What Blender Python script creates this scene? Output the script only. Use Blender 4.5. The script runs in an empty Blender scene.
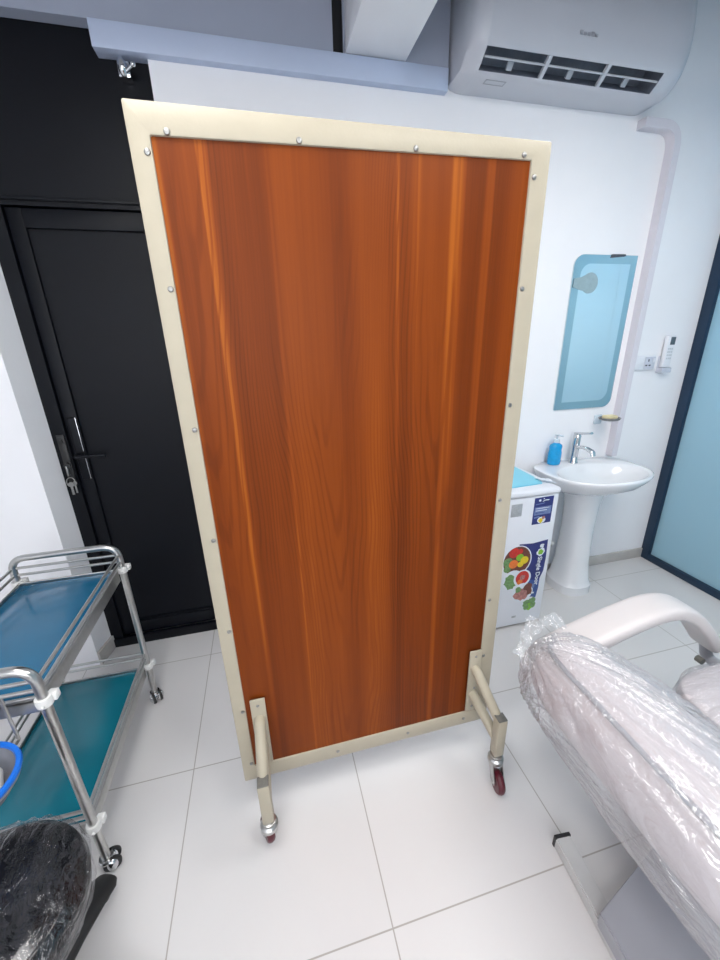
import bpy, bmesh, math, random
from mathutils import Vector, Matrix, noise
random.seed(7)
PI = math.pi
scene = bpy.context.scene
COL = scene.collection

# ------------------------------------------------------------------ materials
def lin(c):
    return tuple(((v/255)/12.92 if v/255 <= .04045 else ((v/255+.055)/1.055)**2.4) for v in c)

def mat(name, rgb, rough=.5, metal=0., spec=.5, coat=0., noise_amt=0., noise_scale=30., bump=0., bump_scale=200.):
    m = bpy.data.materials.new(name); m.use_nodes = True
    nt = m.node_tree; b = nt.nodes['Principled BSDF']
    c = lin(rgb) + (1,)
    b.inputs['Base Color'].default_value = c
    b.inputs['Roughness'].default_value = rough
    b.inputs['Metallic'].default_value = metal
    b.inputs['Specular IOR Level'].default_value = spec
    if coat: b.inputs['Coat Weight'].default_value = coat; b.inputs['Coat Roughness'].default_value = .05
    tc = nt.nodes.new('ShaderNodeTexCoord')
    if noise_amt:
        n = nt.nodes.new('ShaderNodeTexNoise'); n.inputs['Scale'].default_value = noise_scale; n.inputs['Detail'].default_value = 5
        nt.links.new(tc.outputs['Object'], n.inputs['Vector'])
        mp = nt.nodes.new('ShaderNodeMapRange'); mp.inputs[1].default_value = .3; mp.inputs[2].default_value = .7
        mp.inputs[3].default_value = 1-noise_amt; mp.inputs[4].default_value = 1+noise_amt
        nt.links.new(n.outputs['Fac'], mp.inputs[0])
        mx = nt.nodes.new('ShaderNodeVectorMath'); mx.operation = 'SCALE'; mx.inputs[0].default_value = c[:3]
        nt.links.new(mp.outputs[0], mx.inputs['Scale']); nt.links.new(mx.outputs[0], b.inputs['Base Color'])
    if bump:
        n = nt.nodes.new('ShaderNodeTexNoise'); n.inputs['Scale'].default_value = bump_scale; n.inputs['Detail'].default_value = 3
        nt.links.new(tc.outputs['Object'], n.inputs['Vector'])
        bp = nt.nodes.new('ShaderNodeBump'); bp.inputs['Strength'].default_value = bump; bp.inputs['Distance'].default_value = .002
        nt.links.new(n.outputs['Fac'], bp.inputs['Height']); nt.links.new(bp.outputs[0], b.inputs['Normal'])
    return m

def mat_tiles():
    m = bpy.data.materials.new('porcelain_tiles'); m.use_nodes = True
    nt = m.node_tree; b = nt.nodes['Principled BSDF']; L = nt.links.new
    tc = nt.nodes.new('ShaderNodeTexCoord')
    br = nt.nodes.new('ShaderNodeTexBrick'); br.offset = 0; br.squash = 1
    br.inputs['Scale'].default_value = 1; br.inputs['Brick Width'].default_value = .6; br.inputs['Row Height'].default_value = .6
    br.inputs['Mortar Size'].default_value = .0022; br.inputs['Mortar Smooth'].default_value = .2; br.inputs['Bias'].default_value = 0
    br.inputs['Color1'].default_value = lin((219,217,217))+(1,); br.inputs['Color2'].default_value = lin((216,214,214))+(1,)
    br.inputs['Mortar'].default_value = lin((168,164,159))+(1,)
    L(tc.outputs['Object'], br.inputs['Vector'])
    n = nt.nodes.new('ShaderNodeTexNoise'); n.inputs['Scale'].default_value = 3; n.inputs['Detail'].default_value = 6
    L(tc.outputs['Object'], n.inputs['Vector'])
    mp = nt.nodes.new('ShaderNodeMapRange'); mp.inputs[3].default_value = .95; mp.inputs[4].default_value = 1.03
    L(n.outputs['Fac'], mp.inputs[0])
    mx = nt.nodes.new('ShaderNodeVectorMath'); mx.operation = 'SCALE'
    L(br.outputs['Color'], mx.inputs[0]); L(mp.outputs[0], mx.inputs['Scale']); L(mx.outputs[0], b.inputs['Base Color'])
    mr = nt.nodes.new('ShaderNodeMapRange'); mr.inputs[3].default_value = .22; mr.inputs[4].default_value = .6
    L(br.outputs['Fac'], mr.inputs[0]); L(mr.outputs[0], b.inputs['Roughness'])
    b.inputs['Specular IOR Level'].default_value = .35
    return m

def mat_wood():
    m = bpy.data.materials.new('cherry_laminate'); m.use_nodes = True
    nt = m.node_tree; b = nt.nodes['Principled BSDF']; L = nt.links.new
    tc = nt.nodes.new('ShaderNodeTexCoord')
    def scaled(sx, sy, sz, loc=(0,0,0)):
        mp = nt.nodes.new('ShaderNodeMapping'); mp.inputs['Scale'].default_value = (sx, sy, sz); mp.inputs['Location'].default_value = loc
        L(tc.outputs['Object'], mp.inputs['Vector']); return mp.outputs[0]
    def noise_(vec, detail=3., dist=0., rough=.5):
        n = nt.nodes.new('ShaderNodeTexNoise'); n.inputs['Scale'].default_value = 1; n.inputs['Detail'].default_value = detail
        n.inputs['Distortion'].default_value = dist; n.inputs['Roughness'].default_value = rough; L(vec, n.inputs['Vector']); return n.outputs['Fac']
    def math_(op, a, b=None, c=None):
        n = nt.nodes.new('ShaderNodeMath'); n.operation = op
        for k, v in enumerate((a, b, c)):
            if v is None: continue
            if isinstance(v, (int, float)): n.inputs[k].default_value = v
            else: L(v, n.inputs[k])
        return n.outputs[0]
    def remap(v, a, b, c, d):
        n = nt.nodes.new('ShaderNodeMapRange'); n.interpolation_type = 'SMOOTHSTEP'
        for k, q in enumerate((a, b, c, d)): n.inputs[k+1].default_value = q
        L(v, n.inputs[0]); return n.outputs[0]
    sep = nt.nodes.new('ShaderNodeSeparateXYZ'); L(tc.outputs['Object'], sep.inputs[0]); X, Z = sep.outputs['X'], sep.outputs['Z']
    # cathedral figure: arched growth rings about three hearts across the width
    wob = noise_(scaled(3.2,1,1.1,(2,0,1)), 2)
    xw = math_('MULTIPLY_ADD', wob, .10, X)
    px = math_('SUBTRACT', math_('FRACT', math_('MULTIPLY_ADD', xw, 3.3, 12.62)), .5)
    par = math_('MULTIPLY', math_('MULTIPLY', px, px), 34.)
    rng = math_('ADD', math_('MULTIPLY_ADD', Z, -2.1, par), math_('MULTIPLY', noise_(scaled(7,1,.8,(5,0,2)), 3), 5.))
    sine = math_('SINE', math_('MULTIPLY', rng, 9.))
    lines = math_('MULTIPLY', remap(sine, .1, 1., 0., 1.), remap(noise_(scaled(5,1,1.3,(9,0,4)), 2), .42, .62, .1, 1.))
    broad = noise_(scaled(8,1,.22,(3.1,0,.4)), 3, .2)
    streak = remap(noise_(scaled(22,1,.16,(1.7,0,.9)), 2, .2), .55, .68, 0., 1.)
    fine = noise_(scaled(170,1,2.6), 5, 0., .65)
    v = math_('MULTIPLY_ADD', remap(broad, .3, .7, 0., 1.), .52, .16)
    v = math_('MULTIPLY_ADD', streak, .36, v)
    v = math_('MULTIPLY_ADD', lines, -.16, v)
    v = math_('ADD', v, math_('MULTIPLY_ADD', fine, .30, -.15))
    cr = nt.nodes.new('ShaderNodeValToRGB'); e = cr.color_ramp.elements
    e[0].position = 0.; e[0].color = lin((80,34,9))+(1,)
    e[1].position = 1.; e[1].color = lin((170,95,28))+(1,)
    k = cr.color_ramp.elements.new(.35); k.color = lin((108,48,12))+(1,)
    k = cr.color_ramp.elements.new(.65); k.color = lin((127,60,15))+(1,)
    L(v, cr.inputs[0]); L(cr.outputs[0], b.inputs['Base Color'])
    b.inputs['Roughness'].default_value = .4; b.inputs['Specular IOR Level'].default_value = .12
    return m

def mat_plastic_film(name, sx=6., sy=6., sz=6., milky=.14, strength=.7, lo=.07, hi=.6, rough=.12):
    m = bpy.data.materials.new(name); m.use_nodes = True
    nt = m.node_tree; L = nt.links.new; nt.nodes.remove(nt.nodes['Principled BSDF']); out = nt.nodes['Material Output']
    tr = nt.nodes.new('ShaderNodeBsdfTransparent'); tr.inputs[0].default_value = (.96,.96,.97,1)
    gl = nt.nodes.new('ShaderNodeBsdfGlossy'); gl.inputs['Roughness'].default_value = rough; gl.inputs[0].default_value = (1,1,1,1)
    df = nt.nodes.new('ShaderNodeBsdfDiffuse'); df.inputs[0].default_value = (.9,.9,.92,1)
    lw = nt.nodes.new('ShaderNodeLayerWeight'); lw.inputs['Blend'].default_value = .25
    tc = nt.nodes.new('ShaderNodeTexCoord'); mp = nt.nodes.new('ShaderNodeMapping'); mp.inputs['Scale'].default_value = (sx,sy,sz)
    L(tc.outputs['Object'], mp.inputs['Vector'])
    n = nt.nodes.new('ShaderNodeTexNoise'); n.inputs['Scale'].default_value = 1; n.inputs['Detail'].default_value = 4; n.inputs['Distortion'].default_value = 1.6
    L(mp.outputs[0], n.inputs['Vector'])
    bp = nt.nodes.new('ShaderNodeBump'); bp.inputs['Strength'].default_value = strength; bp.inputs['Distance'].default_value = .02
    L(n.outputs['Fac'], bp.inputs['Height'])
    L(bp.outputs[0], gl.inputs['Normal']); L(bp.outputs[0], lw.inputs['Normal']); L(bp.outputs[0], df.inputs['Normal'])
    mr = nt.nodes.new('ShaderNodeMapRange'); mr.inputs[3].default_value = lo; mr.inputs[4].default_value = hi
    L(lw.outputs['Fresnel'], mr.inputs[0])
    m1 = nt.nodes.new('ShaderNodeMixShader'); L(mr.outputs[0], m1.inputs[0]); L(tr.outputs[0], m1.inputs[1]); L(gl.outputs[0], m1.inputs[2])
    m2 = nt.nodes.new('ShaderNodeMixShader'); m2.inputs[0].default_value = milky; L(m1.outputs[0], m2.inputs[1]); L(df.outputs[0], m2.inputs[2])
    L(m2.outputs[0], out.inputs['Surface'])
    return m

def mat_frosted():
    m = bpy.data.materials.new('frosted_blue_glass'); m.use_nodes = True
    nt = m.node_tree; b = nt.nodes['Principled BSDF']; L = nt.links.new; out = nt.nodes['Material Output']
    b.inputs['Base Color'].default_value = lin((176,206,214))+(1,); b.inputs['Roughness'].default_value = .25; b.inputs['Specular IOR Level'].default_value = .5
    t = nt.nodes.new('ShaderNodeBsdfTranslucent'); t.inputs[0].default_value = lin((170,210,226))+(1,)
    mx = nt.nodes.new('ShaderNodeMixShader'); mx.inputs[0].default_value = .35
    L(b.outputs[0], mx.inputs[1]); L(t.outputs[0], mx.inputs[2]); L(mx.outputs[0], out.inputs['Surface'])
    return m

def mat_emit(name, rgb, strength):
    m = bpy.data.materials.new(name); m.use_nodes = True
    nt = m.node_tree; b = nt.nodes['Principled BSDF']
    b.inputs['Base Color'].default_value = (.9,.9,.9,1)
    b.inputs['Emission Color'].default_value = lin(rgb)+(1,); b.inputs['Emission Strength'].default_value = strength
    return m

M = dict(
    tiles=mat_tiles(), wood=mat_wood(),
    wall=mat('white_wall_paint', (236,237,241), .75, noise_amt=.015, noise_scale=4, bump=.08, bump_scale=120),
    ceiling=mat('ceiling_paint', (215,215,218), .8, noise_amt=.01, noise_scale=5),
    greyboard=mat('grey_board', (158,165,182), .6, noise_amt=.04, noise_scale=3),
    bluebox=mat('pale_blue_boxing', (184,196,220), .45, noise_amt=.02, noise_scale=6),
    black_metal=mat('black_powder_coat', (9,12,19), .45, 0, .2, noise_amt=.1, noise_scale=8),
    black_gap=mat('slot_shade_black', (8,9,12), .8),
    cream=mat('cream_enamel', (172,164,146), .4, 0, .35, noise_amt=.03, noise_scale=14, bump=.12, bump_scale=160),
    zinc=mat('zinc_screw', (150,150,148), .35, .9, noise_amt=.1, noise_scale=200),
    steel=mat('brushed_steel', (190,190,188), .28, 1., noise_amt=.06, noise_scale=60),
    chrome=mat('chrome', (215,216,218), .1, 1., noise_amt=.03, noise_scale=40),
    wheel=mat('maroon_polyurethane', (84,24,36), .3, 0, .5, noise_amt=.1, noise_scale=60),
    greyplug=mat('grey_plastic_plug', (104,103,98), .5, noise_amt=.12, noise_scale=120),
    collar=mat('white_nylon', (226,226,224), .4, noise_amt=.02, noise_scale=60),
    teal_up=mat('blue_tray_laminate', (22,100,138), .16, 0, .5, noise_amt=.06, noise_scale=6),
    teal_lo=mat('teal_tray_laminate', (16,118,138), .2, 0, .5, noise_amt=.06, noise_scale=6),
    vinyl=mat('black_vinyl', (14,15,21), .16, 0, .5, noise_amt=.1, noise_scale=30, bump=.2, bump_scale=90),
    black_plastic=mat('black_plastic', (30,30,31), .45, noise_amt=.08, noise_scale=50),
    ceramic=mat('white_ceramic', (232,234,238), .1, 0, .5, coat=.5, noise_amt=.008, noise_scale=6),
    white_plastic=mat('white_plastic', (228,230,236), .35, noise_amt=.01, noise_scale=20),
    acbody=mat('air_conditioner_plastic', (196,198,206), .3, noise_amt=.01, noise_scale=8),  # white plastic, greyed so the base colour carries its shade
    acvane=mat('air_conditioner_vane', (190,194,202), .4, noise_amt=.02, noise_scale=20),
    acdark=mat('air_conditioner_recess', (120,128,142), .7, noise_amt=.1, noise_scale=40),
    mark=mat('grey_print', (168,170,178), .5, noise_amt=.05, noise_scale=80),
    trunk=mat('trunking_plastic', (214,211,219), .5, noise_amt=.02, noise_scale=10),
    navy=mat('navy_aluminium', (32,56,80), .4, .3, noise_amt=.08, noise_scale=10),
    frosted=mat_frosted(),
    skirting=mat('marble_skirting', (196,192,188), .25, 0, .4, noise_amt=.1, noise_scale=9),
    mirror=mat('mirror_silver', (242,248,250), .03, 1., noise_amt=.01, noise_scale=4),
    bevel=mat('mirror_bevel', (196,214,220), .1, 1., noise_amt=.01, noise_scale=4),
    sticker=mat('grey_sticker', (146,170,178), .6, noise_amt=.06, noise_scale=40),
    fridge=mat('white_fridge_enamel', (226,229,236), .28, noise_amt=.01, noise_scale=10),
    gasket=mat('dark_gap', (70,76,86), .6, noise_amt=.05, noise_scale=20),
    sky_mat=mat('sky_blue_mat', (122,208,232), .3, noise_amt=.02, noise_scale=10),
    badge=mat('silver_badge', (176,180,184), .4, .3, noise_amt=.1, noise_scale=90),
    navyprint=mat('navy_print', (38,48,116), .35, noise_amt=.15, noise_scale=16),
    blueprint=mat('blue_print', (52,84,150), .35, noise_amt=.1, noise_scale=16),
    paleprint=mat('pale_blue_print', (110,128,172), .4, noise_amt=.1, noise_scale=50),
    whiteprint=mat('white_print', (226,232,240), .4, noise_amt=.02, noise_scale=50),
    greenprint=mat('green_print', (112,150,96), .4, noise_amt=.3, noise_scale=90),
    limeprint=mat('lime_print', (128,186,52), .4, noise_amt=.1, noise_scale=90),
    redprint=mat('red_print', (200,48,40), .4, noise_amt=.15, noise_scale=90),
    orangeprint=mat('orange_print', (228,120,48), .4, noise_amt=.1, noise_scale=90),
    yellowprint=mat('yellow_print', (226,200,40), .4, noise_amt=.1, noise_scale=90),
    brownprint=mat('brown_print', (110,62,50), .4, noise_amt=.2, noise_scale=120),
    pinkprint=mat('pink_print', (176,120,114), .4, noise_amt=.35, noise_scale=120),
    bluesoap=mat('blue_liquid_soap', (20,150,210), .12, 0, .5, noise_amt=.1, noise_scale=40),
    clearcap=mat('clear_plastic', (205,218,228), .15, 0, .5, noise_amt=.02, noise_scale=40),
    soapbar=mat('cream_soap', (222,208,168), .5, noise_amt=.04, noise_scale=60),
    dishgrey=mat('smoky_dish', (118,118,118), .2, .4, noise_amt=.08, noise_scale=60),
    lcd=mat('grey_display', (84,98,108), .2, noise_amt=.05, noise_scale=80),
    greybutton=mat('grey_button', (196,200,206), .5, noise_amt=.03, noise_scale=80),
    socketgrey=mat('socket_face', (196,200,212), .35, noise_amt=.02, noise_scale=50),
    dark_hole=mat('socket_hole', (70,74,84), .6),
    leather=mat('white_leatherette', (214,207,210), .4, 0, .5, noise_amt=.015, noise_scale=12, bump=.1, bump_scale=220),
    armwhite=mat('white_armrest', (206,200,200), .35, noise_amt=.01, noise_scale=12),
    chairgrey=mat('grey_base_enamel', (160,161,168), .4, noise_amt=.02, noise_scale=8),
    barwhite=mat('light_grey_rail', (200,200,200), .35, .1, noise_amt=.03, noise_scale=20),
    film=mat_plastic_film('clear_film_backrest', 16, 6, 14, .14, 1., .09, .6, .09),
    film2=mat_plastic_film('clear_film_seat', 8, 50, 6, .12, 1., .09, .6, .09),
    film3=mat_plastic_film('clear_film_stool', 26, 10, 20, .002, 1., .035, .42, .07),
    tape=mat('blue_tape', (16,108,214), .3, noise_amt=.05, noise_scale=30),
    core=mat('grey_core', (120,122,130), .6, noise_amt=.1, noise_scale=40),
    hose=mat('white_hose', (205,208,208), .4, noise_amt=.03, noise_scale=50),
    light=mat_emit('fill_led_panel', (255,253,250), 11.5), fill_daylight=mat_emit('fill_daylight_pane', (244,248,255), 2.4),  # glow of the panels and window added out of view
)

# ------------------------------------------------------------------ mesh helpers
def V(*a): return Vector(a)

def box(bm, lo, hi, bevel=0., seg=2, rot=None):
    lo, hi = Vector(lo), Vector(hi); c = (lo+hi)/2; s = hi-lo
    ret = bmesh.ops.create_cube(bm, size=1.0); vs = ret['verts']
    for v in vs:
        v.co = Vector((v.co.x*s.x, v.co.y*s.y, v.co.z*s.z))
    if bevel:
        es = list({e for v in vs for e in v.link_edges})
        r = bmesh.ops.bevel(bm, geom=es, offset=min(bevel, min(s)*.49), segments=seg, affect='EDGES', profile=.5)
        vs = list({v for f in r['faces'] for v in f.verts} | {v for v in vs if v.is_valid})
    for v in vs:
        v.co = (rot @ v.co if rot else v.co) + c
    return vs

def _frame(d, up=None):
    d = d.normalized()
    a = up if up is not None else (V(0,0,1) if abs(d.z) < .9 else V(1,0,0))
    x = a.cross(d).normalized(); y = d.cross(x).normalized()
    return x, y

def sweep(bm, pts, prof, cap=True, up=None, closed=False):
    """prof: function(i, n) -> list of 2D offsets, or list"""
    pts = [Vector(p) for p in pts]; n = len(pts); rings = []
    x = y = None
    for i, p in enumerate(pts):
        if closed: d = (pts[(i+1) % n]-pts[i-1])
        else: d = pts[min(i+1,n-1)]-pts[max(i-1,0)]
        d.normalize()
        if x is None: x, y = _frame(d, up)
        else:
            x = (x - d*x.dot(d)).normalized(); y = d.cross(x).normalized()
        pr = prof(i, n) if callable(prof) else prof
        rings.append([bm.verts.new(p + x*a + y*b) for a, b in pr])
    m = len(rings[0])
    for i in range(n if closed else n-1):
        r0, r1 = rings[i], rings[(i+1) % n]
        for k in range(m):
            bm.faces.new((r0[k], r0[(k+1) % m], r1[(k+1) % m], r1[k]))
    if cap and not closed:
        bm.faces.new(rings[0][::-1]); bm.faces.new(rings[-1])

def circ(r, seg=14, r2=None):
    r2 = r2 or r
    return [(r*math.cos(2*PI*k/seg), r2*math.sin(2*PI*k/seg)) for k in range(seg)]

def tube(bm, pts, r, seg=14, cap=True, closed=False):
    sweep(bm, pts, circ(r, seg), cap, closed=closed)

def cyl(bm, p0, p1, r, seg=20, r2=None):
    r2 = r if r2 is None else r2
    sweep(bm, [p0, p1], lambda i, n: circ(r if i == 0 else r2, seg))

def fillet(pts, rad, n=7):
    pts = [Vector(p) for p in pts]; out = [pts[0]]
    for i in range(1, len(pts)-1):
        a, b, c = pts[i-1], pts[i], pts[i+1]
        r = rad[i-1] if isinstance(rad, (list, tuple)) else rad
        u, w = (a-b), (c-b); r = min(r, u.length*.49, w.length*.49)
        p, q = b+u.normalized()*r, b+w.normalized()*r
        for k in range(n+1):
            t = k/n; out.append(p*(1-t)**2 + b*2*t*(1-t) + q*t*t)
    out.append(pts[-1]); return out

def lathe(bm, prof, c=(0,0,0), seg=32, sx=1., sy=1., axis=None, capb=True, capt=True):
    """prof (r,z) from bottom to top; axis: optional Matrix turning +Z"""
    c = Vector(c); rings = []
    for r, z in prof:
        ring = []
        for k in range(seg):
            a = 2*PI*k/seg; p = V(r*sx*math.cos(a), r*sy*math.sin(a), z)
            ring.append(bm.verts.new(c + (axis @ p if axis else p)))
        rings.append(ring)
    for i in range(len(rings)-1):
        for k in range(seg):
            bm.faces.new((rings[i][k], rings[i][(k+1)%seg], rings[i+1][(k+1)%seg], rings[i+1][k]))
    if capb: bm.faces.new(rings[0][::-1])
    if capt: bm.faces.new(rings[-1])

def prism(bm, poly, fn, d0, d1):
    """poly 2D points; fn(u,v,d)->3D"""
    a = [bm.verts.new(fn(u,v,d0)) for u,v in poly]; b = [bm.verts.new(fn(u,v,d1)) for u,v in poly]
    n = len(poly)
    f1 = bm.faces.new(a[::-1]); f2 = bm.faces.new(b)
    for k in range(n): bm.faces.new((a[k], a[(k+1)%n], b[(k+1)%n], b[k]))
    return a, b

def sphere(bm, c, r, seg=16, sc=(1,1,1)):
    ret = bmesh.ops.create_uvsphere(bm, u_segments=seg, v_segments=max(8, seg//2), radius=r)
    for v in ret['verts']: v.co = Vector((v.co.x*sc[0], v.co.y*sc[1], v.co.z*sc[2])) + Vector(c)

XZ = lambda u, v, d: V(u, d, v)     # polygon in the X-Z plane, depth along Y
XY = lambda u, v, d: V(u, v, d)
YZ = lambda u, v, d: V(d, u, v)

def obj(name, bm, m, parent=None, smooth=35, mats=None):
    """link bm (world coordinates) as one mesh object, under parent if given"""
    bmesh.ops.recalc_face_normals(bm, faces=bm.faces[:])
    if smooth:
        for f in bm.faces: f.smooth = True
        lim = math.radians(smooth)
        for e in bm.edges:
            if len(e.link_faces) == 2 and e.calc_face_angle(0) > lim: e.smooth = False
    org = ORG.get(parent.name if parent else None, V(0,0,0))
    if parent:
        for v in bm.verts: v.co -= org
    me = bpy.data.meshes.new(name); bm.to_mesh(me); bm.free()
    for mm in (mats or [m]): me.materials.append(M[mm] if isinstance(mm, str) else mm)
    o = bpy.data.objects.new(name, me); COL.objects.link(o)
    if parent: o.parent = parent
    ORG[o.name] = org if parent else V(0,0,0)
    return o
ORG = {}

def thing(name, label, cat, loc, group=None):
    o = bpy.data.objects.new(name, None); COL.objects.link(o); o.location = loc; o.empty_display_size = .05
    o['label'] = label; o['category'] = cat
    if group: o['group'] = group
    ORG[o.name] = Vector(loc); return o

def tag(o, label, cat, group=None):
    o['label'] = label; o['category'] = cat
    if group: o['group'] = group
    return o

def rebase(o, loc):
    """give a one-mesh thing an origin at its base"""
    loc = Vector(loc)
    for v in o.data.vertices: v.co -= loc
    o.location = loc; ORG[o.name] = loc; return o

def struct(name, bm, m, parent=None, smooth=35, mats=None):
    o = obj(name, bm, m, parent, smooth, mats)
    if not parent: o['kind'] = 'structure'
    return o

def nb(): return bmesh.new()

def clone(o, parent, delta):
    """copy a part and its sub-parts, moved by delta"""
    c = o.copy(); COL.objects.link(c); c.parent = parent; c.location = o.location + Vector(delta)
    ORG[c.name] = ORG.get(o.name, V(0,0,0))
    for ch in o.children:
        d = ch.copy(); COL.objects.link(d); d.parent = c
    return c

# ------------------------------------------------------------------ room shell
YW = .165         # back wall face
ZC = 2.95         # ceiling of the recess along the wall
ZL = 2.62         # suspended ceiling, unseen, added to keep the recess above in shade
XG = 2.98         # glass partition
bm = nb(); box(bm, (-1.9,-3.7,-.1), (4.6,.5,0)); struct('floor', bm, 'tiles', smooth=0)
bm = nb(); box(bm, (-1.9,-.5,ZC), (4.6,.5,ZC+.1)); box(bm, (-1.9,-3.7,ZL), (4.6,-.5,ZC+.1)); struct('ceiling', bm, 'ceiling', smooth=0)
bm = nb(); box(bm, (.132,YW,0), (4.6,YW+.2,ZC)); struct('wall_back', bm, 'wall', smooth=0)
bm = nb(); prism(bm, [(-1.8,.08),(-.545,.08),(-.517,.2),(-.517,.5),(-1.8,.5)], XY, 0, ZC); struct('wall_left', bm, 'wall', smooth=0)
bm = nb(); box(bm, (-1.9,-3.7,0), (-1.8,.5,ZC)); struct('wall_side', bm, 'wall', smooth=0)
bm = nb(); box(bm, (-1.8,-3.7,0), (4.5,-3.6,ZC)); struct('wall_front', bm, 'wall', smooth=0)
bm = nb(); box(bm, (4.5,-3.7,0), (4.6,.165,ZC)); struct('wall_right', bm, 'wall', smooth=0)
# skirtings
bm = nb(); box(bm, (.132,YW-.012,0), (XG-.03,YW,.072), .003); struct('baseboard_back', bm, 'skirting')
bm = nb(); prism(bm, [(-.545,.08),(-.533,.077),(-.505,.197),(-.517,.2)], XY, 0, .075); struct('baseboard_left', bm, 'skirting')
# black door with its frame and the panel above
bm = nb()
box(bm, (-.517,.2,0), (-.462,.3,2.05)); box(bm, (.085,.2,0), (.132,.3,2.05)); box(bm, (-.462,.2,2.035), (.085,.3,2.05))
box(bm, (-.517,.29,0), (.132,.33,2.05))
box(bm, (-.517,.19,0), (.132,.215,.05), .003)
door = struct('door_1', bm, 'black_metal')
bm = nb()
ya, yb = .212, .245
box(bm, (-.458,ya,.055), (-.405,yb,2.03), .002); box(bm, (.03,ya,.055), (.082,yb,2.03), .002)
box(bm, (-.405,ya,1.965), (.03,yb,2.03), .002); box(bm, (-.405,ya,.055), (.03,yb,.125), .002)
for a, b in (((-.405,.228,.125),(.03,.24,1.965)), ):
    box(bm, a, b)
box(bm, (-.405,.219,.125), (.03,.228,.135), .002)
struct('door_leaf', bm, 'black_metal', door)
bm = nb()
box(bm, (-.447,.204,.95), (-.413,.212,1.24), .006, 3)
cyl(bm, (-.43,.212,1.07), (-.43,.165,1.07), .011)
sweep(bm, fillet([(-.43,.168,1.07),(-.36,.16,1.072),(-.315,.165,1.068)], .02), circ(.009, 12))
h = struct('door_handle', bm, 'black_metal', door)
bm = nb(); box(bm, (-.4125,.203,.955), (-.4095,.212,1.24), .001); struct('handle_highlight', bm, 'chrome', door)  # chrome strip built as the vertical highlight on the handle plate
bm = nb()
box(bm, (-.50,.192,.93), (-.468,.2,1.17), .004)
cyl(bm, (-.484,.2,1.03), (-.484,.18,1.03), .013); cyl(bm, (-.484,.2,1.14), (-.484,.184,1.14), .009)
struct('door_lock', bm, 'black_plastic', door)
bm = nb()
tube(bm, [V(-.484+.017*math.cos(a), .176+.004*math.sin(a), .955+.02*math.sin(a)) for a in [2*PI*k/20 for k in range(20)]], .0022, 8, closed=True)
box(bm, (-.4875,.171,.985), (-.4805,.182,1.03), .001)
box(bm, (-.489,.171,.895), (-.479,.1745,.94), .001); cyl(bm, (-.484,.171,.945), (-.484,.1745,.945), .011)
box(bm, (-.474,.1765,.9), (-.467,.179,.945), .001); cyl(bm, (-.47,.1765,.948), (-.47,.179,.948), .009)
tag(rebase(obj('key_ring', bm, 'zinc'), (-.484,.176,.9)), 'small bunch of steel keys hanging in the lock of the black door', 'keys')
bm = nb(); box(bm, (-.515,.195,2.05), (.132,.3,ZC)); box(bm, (-.517,.19,2.052), (.132,.196,2.064), .001)
struct('trim_1', bm, 'black_metal')
# boxing and board above door and back wall
bm = nb(); box(bm, (-.033,.132,2.487), (1.275,YW+.03,2.562), .003); struct('trim_2', bm, 'bluebox')
bm = nb(); box(bm, (-1.8,.14,2.562), (.80,.19,ZC)); box(bm, (.84,.14,2.562), (1.275,YW,ZC)); struct('trim_3', bm, 'greyboard', smooth=0)
bm = nb(); box(bm, (.80,.15,2.562), (.84,.1645,ZC)); struct('trim_4', bm, 'black_gap', smooth=0)  # black strip stands for the darkness in the open slot beside the duct
# white duct running from the board towards the viewer
bm = nb(); box(bm, (.847,-.499,2.564), (1.09,.139,ZC-.001), .002)
struct('trim_5', bm, 'wall')

# chrome fitting under the boxing
t = thing('spring_latch', 'small shiny chrome latch on the black panel under the pale blue boxing', 'latch', (.053,.13,2.43))
bm = nb()
sphere(bm, (.048,.16,2.452), .03, 18, (.55,.8,1.0)); box(bm, (.03,.155,2.425), (.07,.195,2.472), .004)
obj('latch_body', bm, 'chrome', t)
bm = nb(); cyl(bm, (.06,.15,2.44), (.085,.135,2.452), .006, 12); sphere(bm, (.086,.134,2.453), .009, 12)
obj('latch_lever', bm, 'chrome', t)

# ------------------------------------------------------------------ frosted glass partition on the right
bm = nb()
box(bm, (XG-.03,YW-.06,0), (XG+.03,YW,ZC), .003)
box(bm, (XG-.03,-3.6,0), (XG+.03,YW-.06,.045), .003)
box(bm, (XG-.03,-1.45,.045), (XG+.03,-1.4,ZL-.06), .003); box(bm, (XG-.03,-3.6,ZL-.06), (XG+.03,-.5,ZL), .003); box(bm, (XG-.03,-.5,ZC-.06), (XG+.03,YW-.06,ZC), .003)
win = struct('window_1', bm, 'navy')
bm = nb(); box(bm, (XG-.006,-1.4,.045), (XG+.006,-.5,ZL-.06)); box(bm, (XG-.006,-.4995,.045), (XG+.006,YW-.06,ZC-.06)); struct('glass_pane', bm, 'frosted', win, smooth=0)
bm = nb(); box(bm, (XG-.006,-3.6,.045), (XG+.006,-1.45,ZL-.06)); struct('glass_pane', bm, 'frosted', win, smooth=0)

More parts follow.
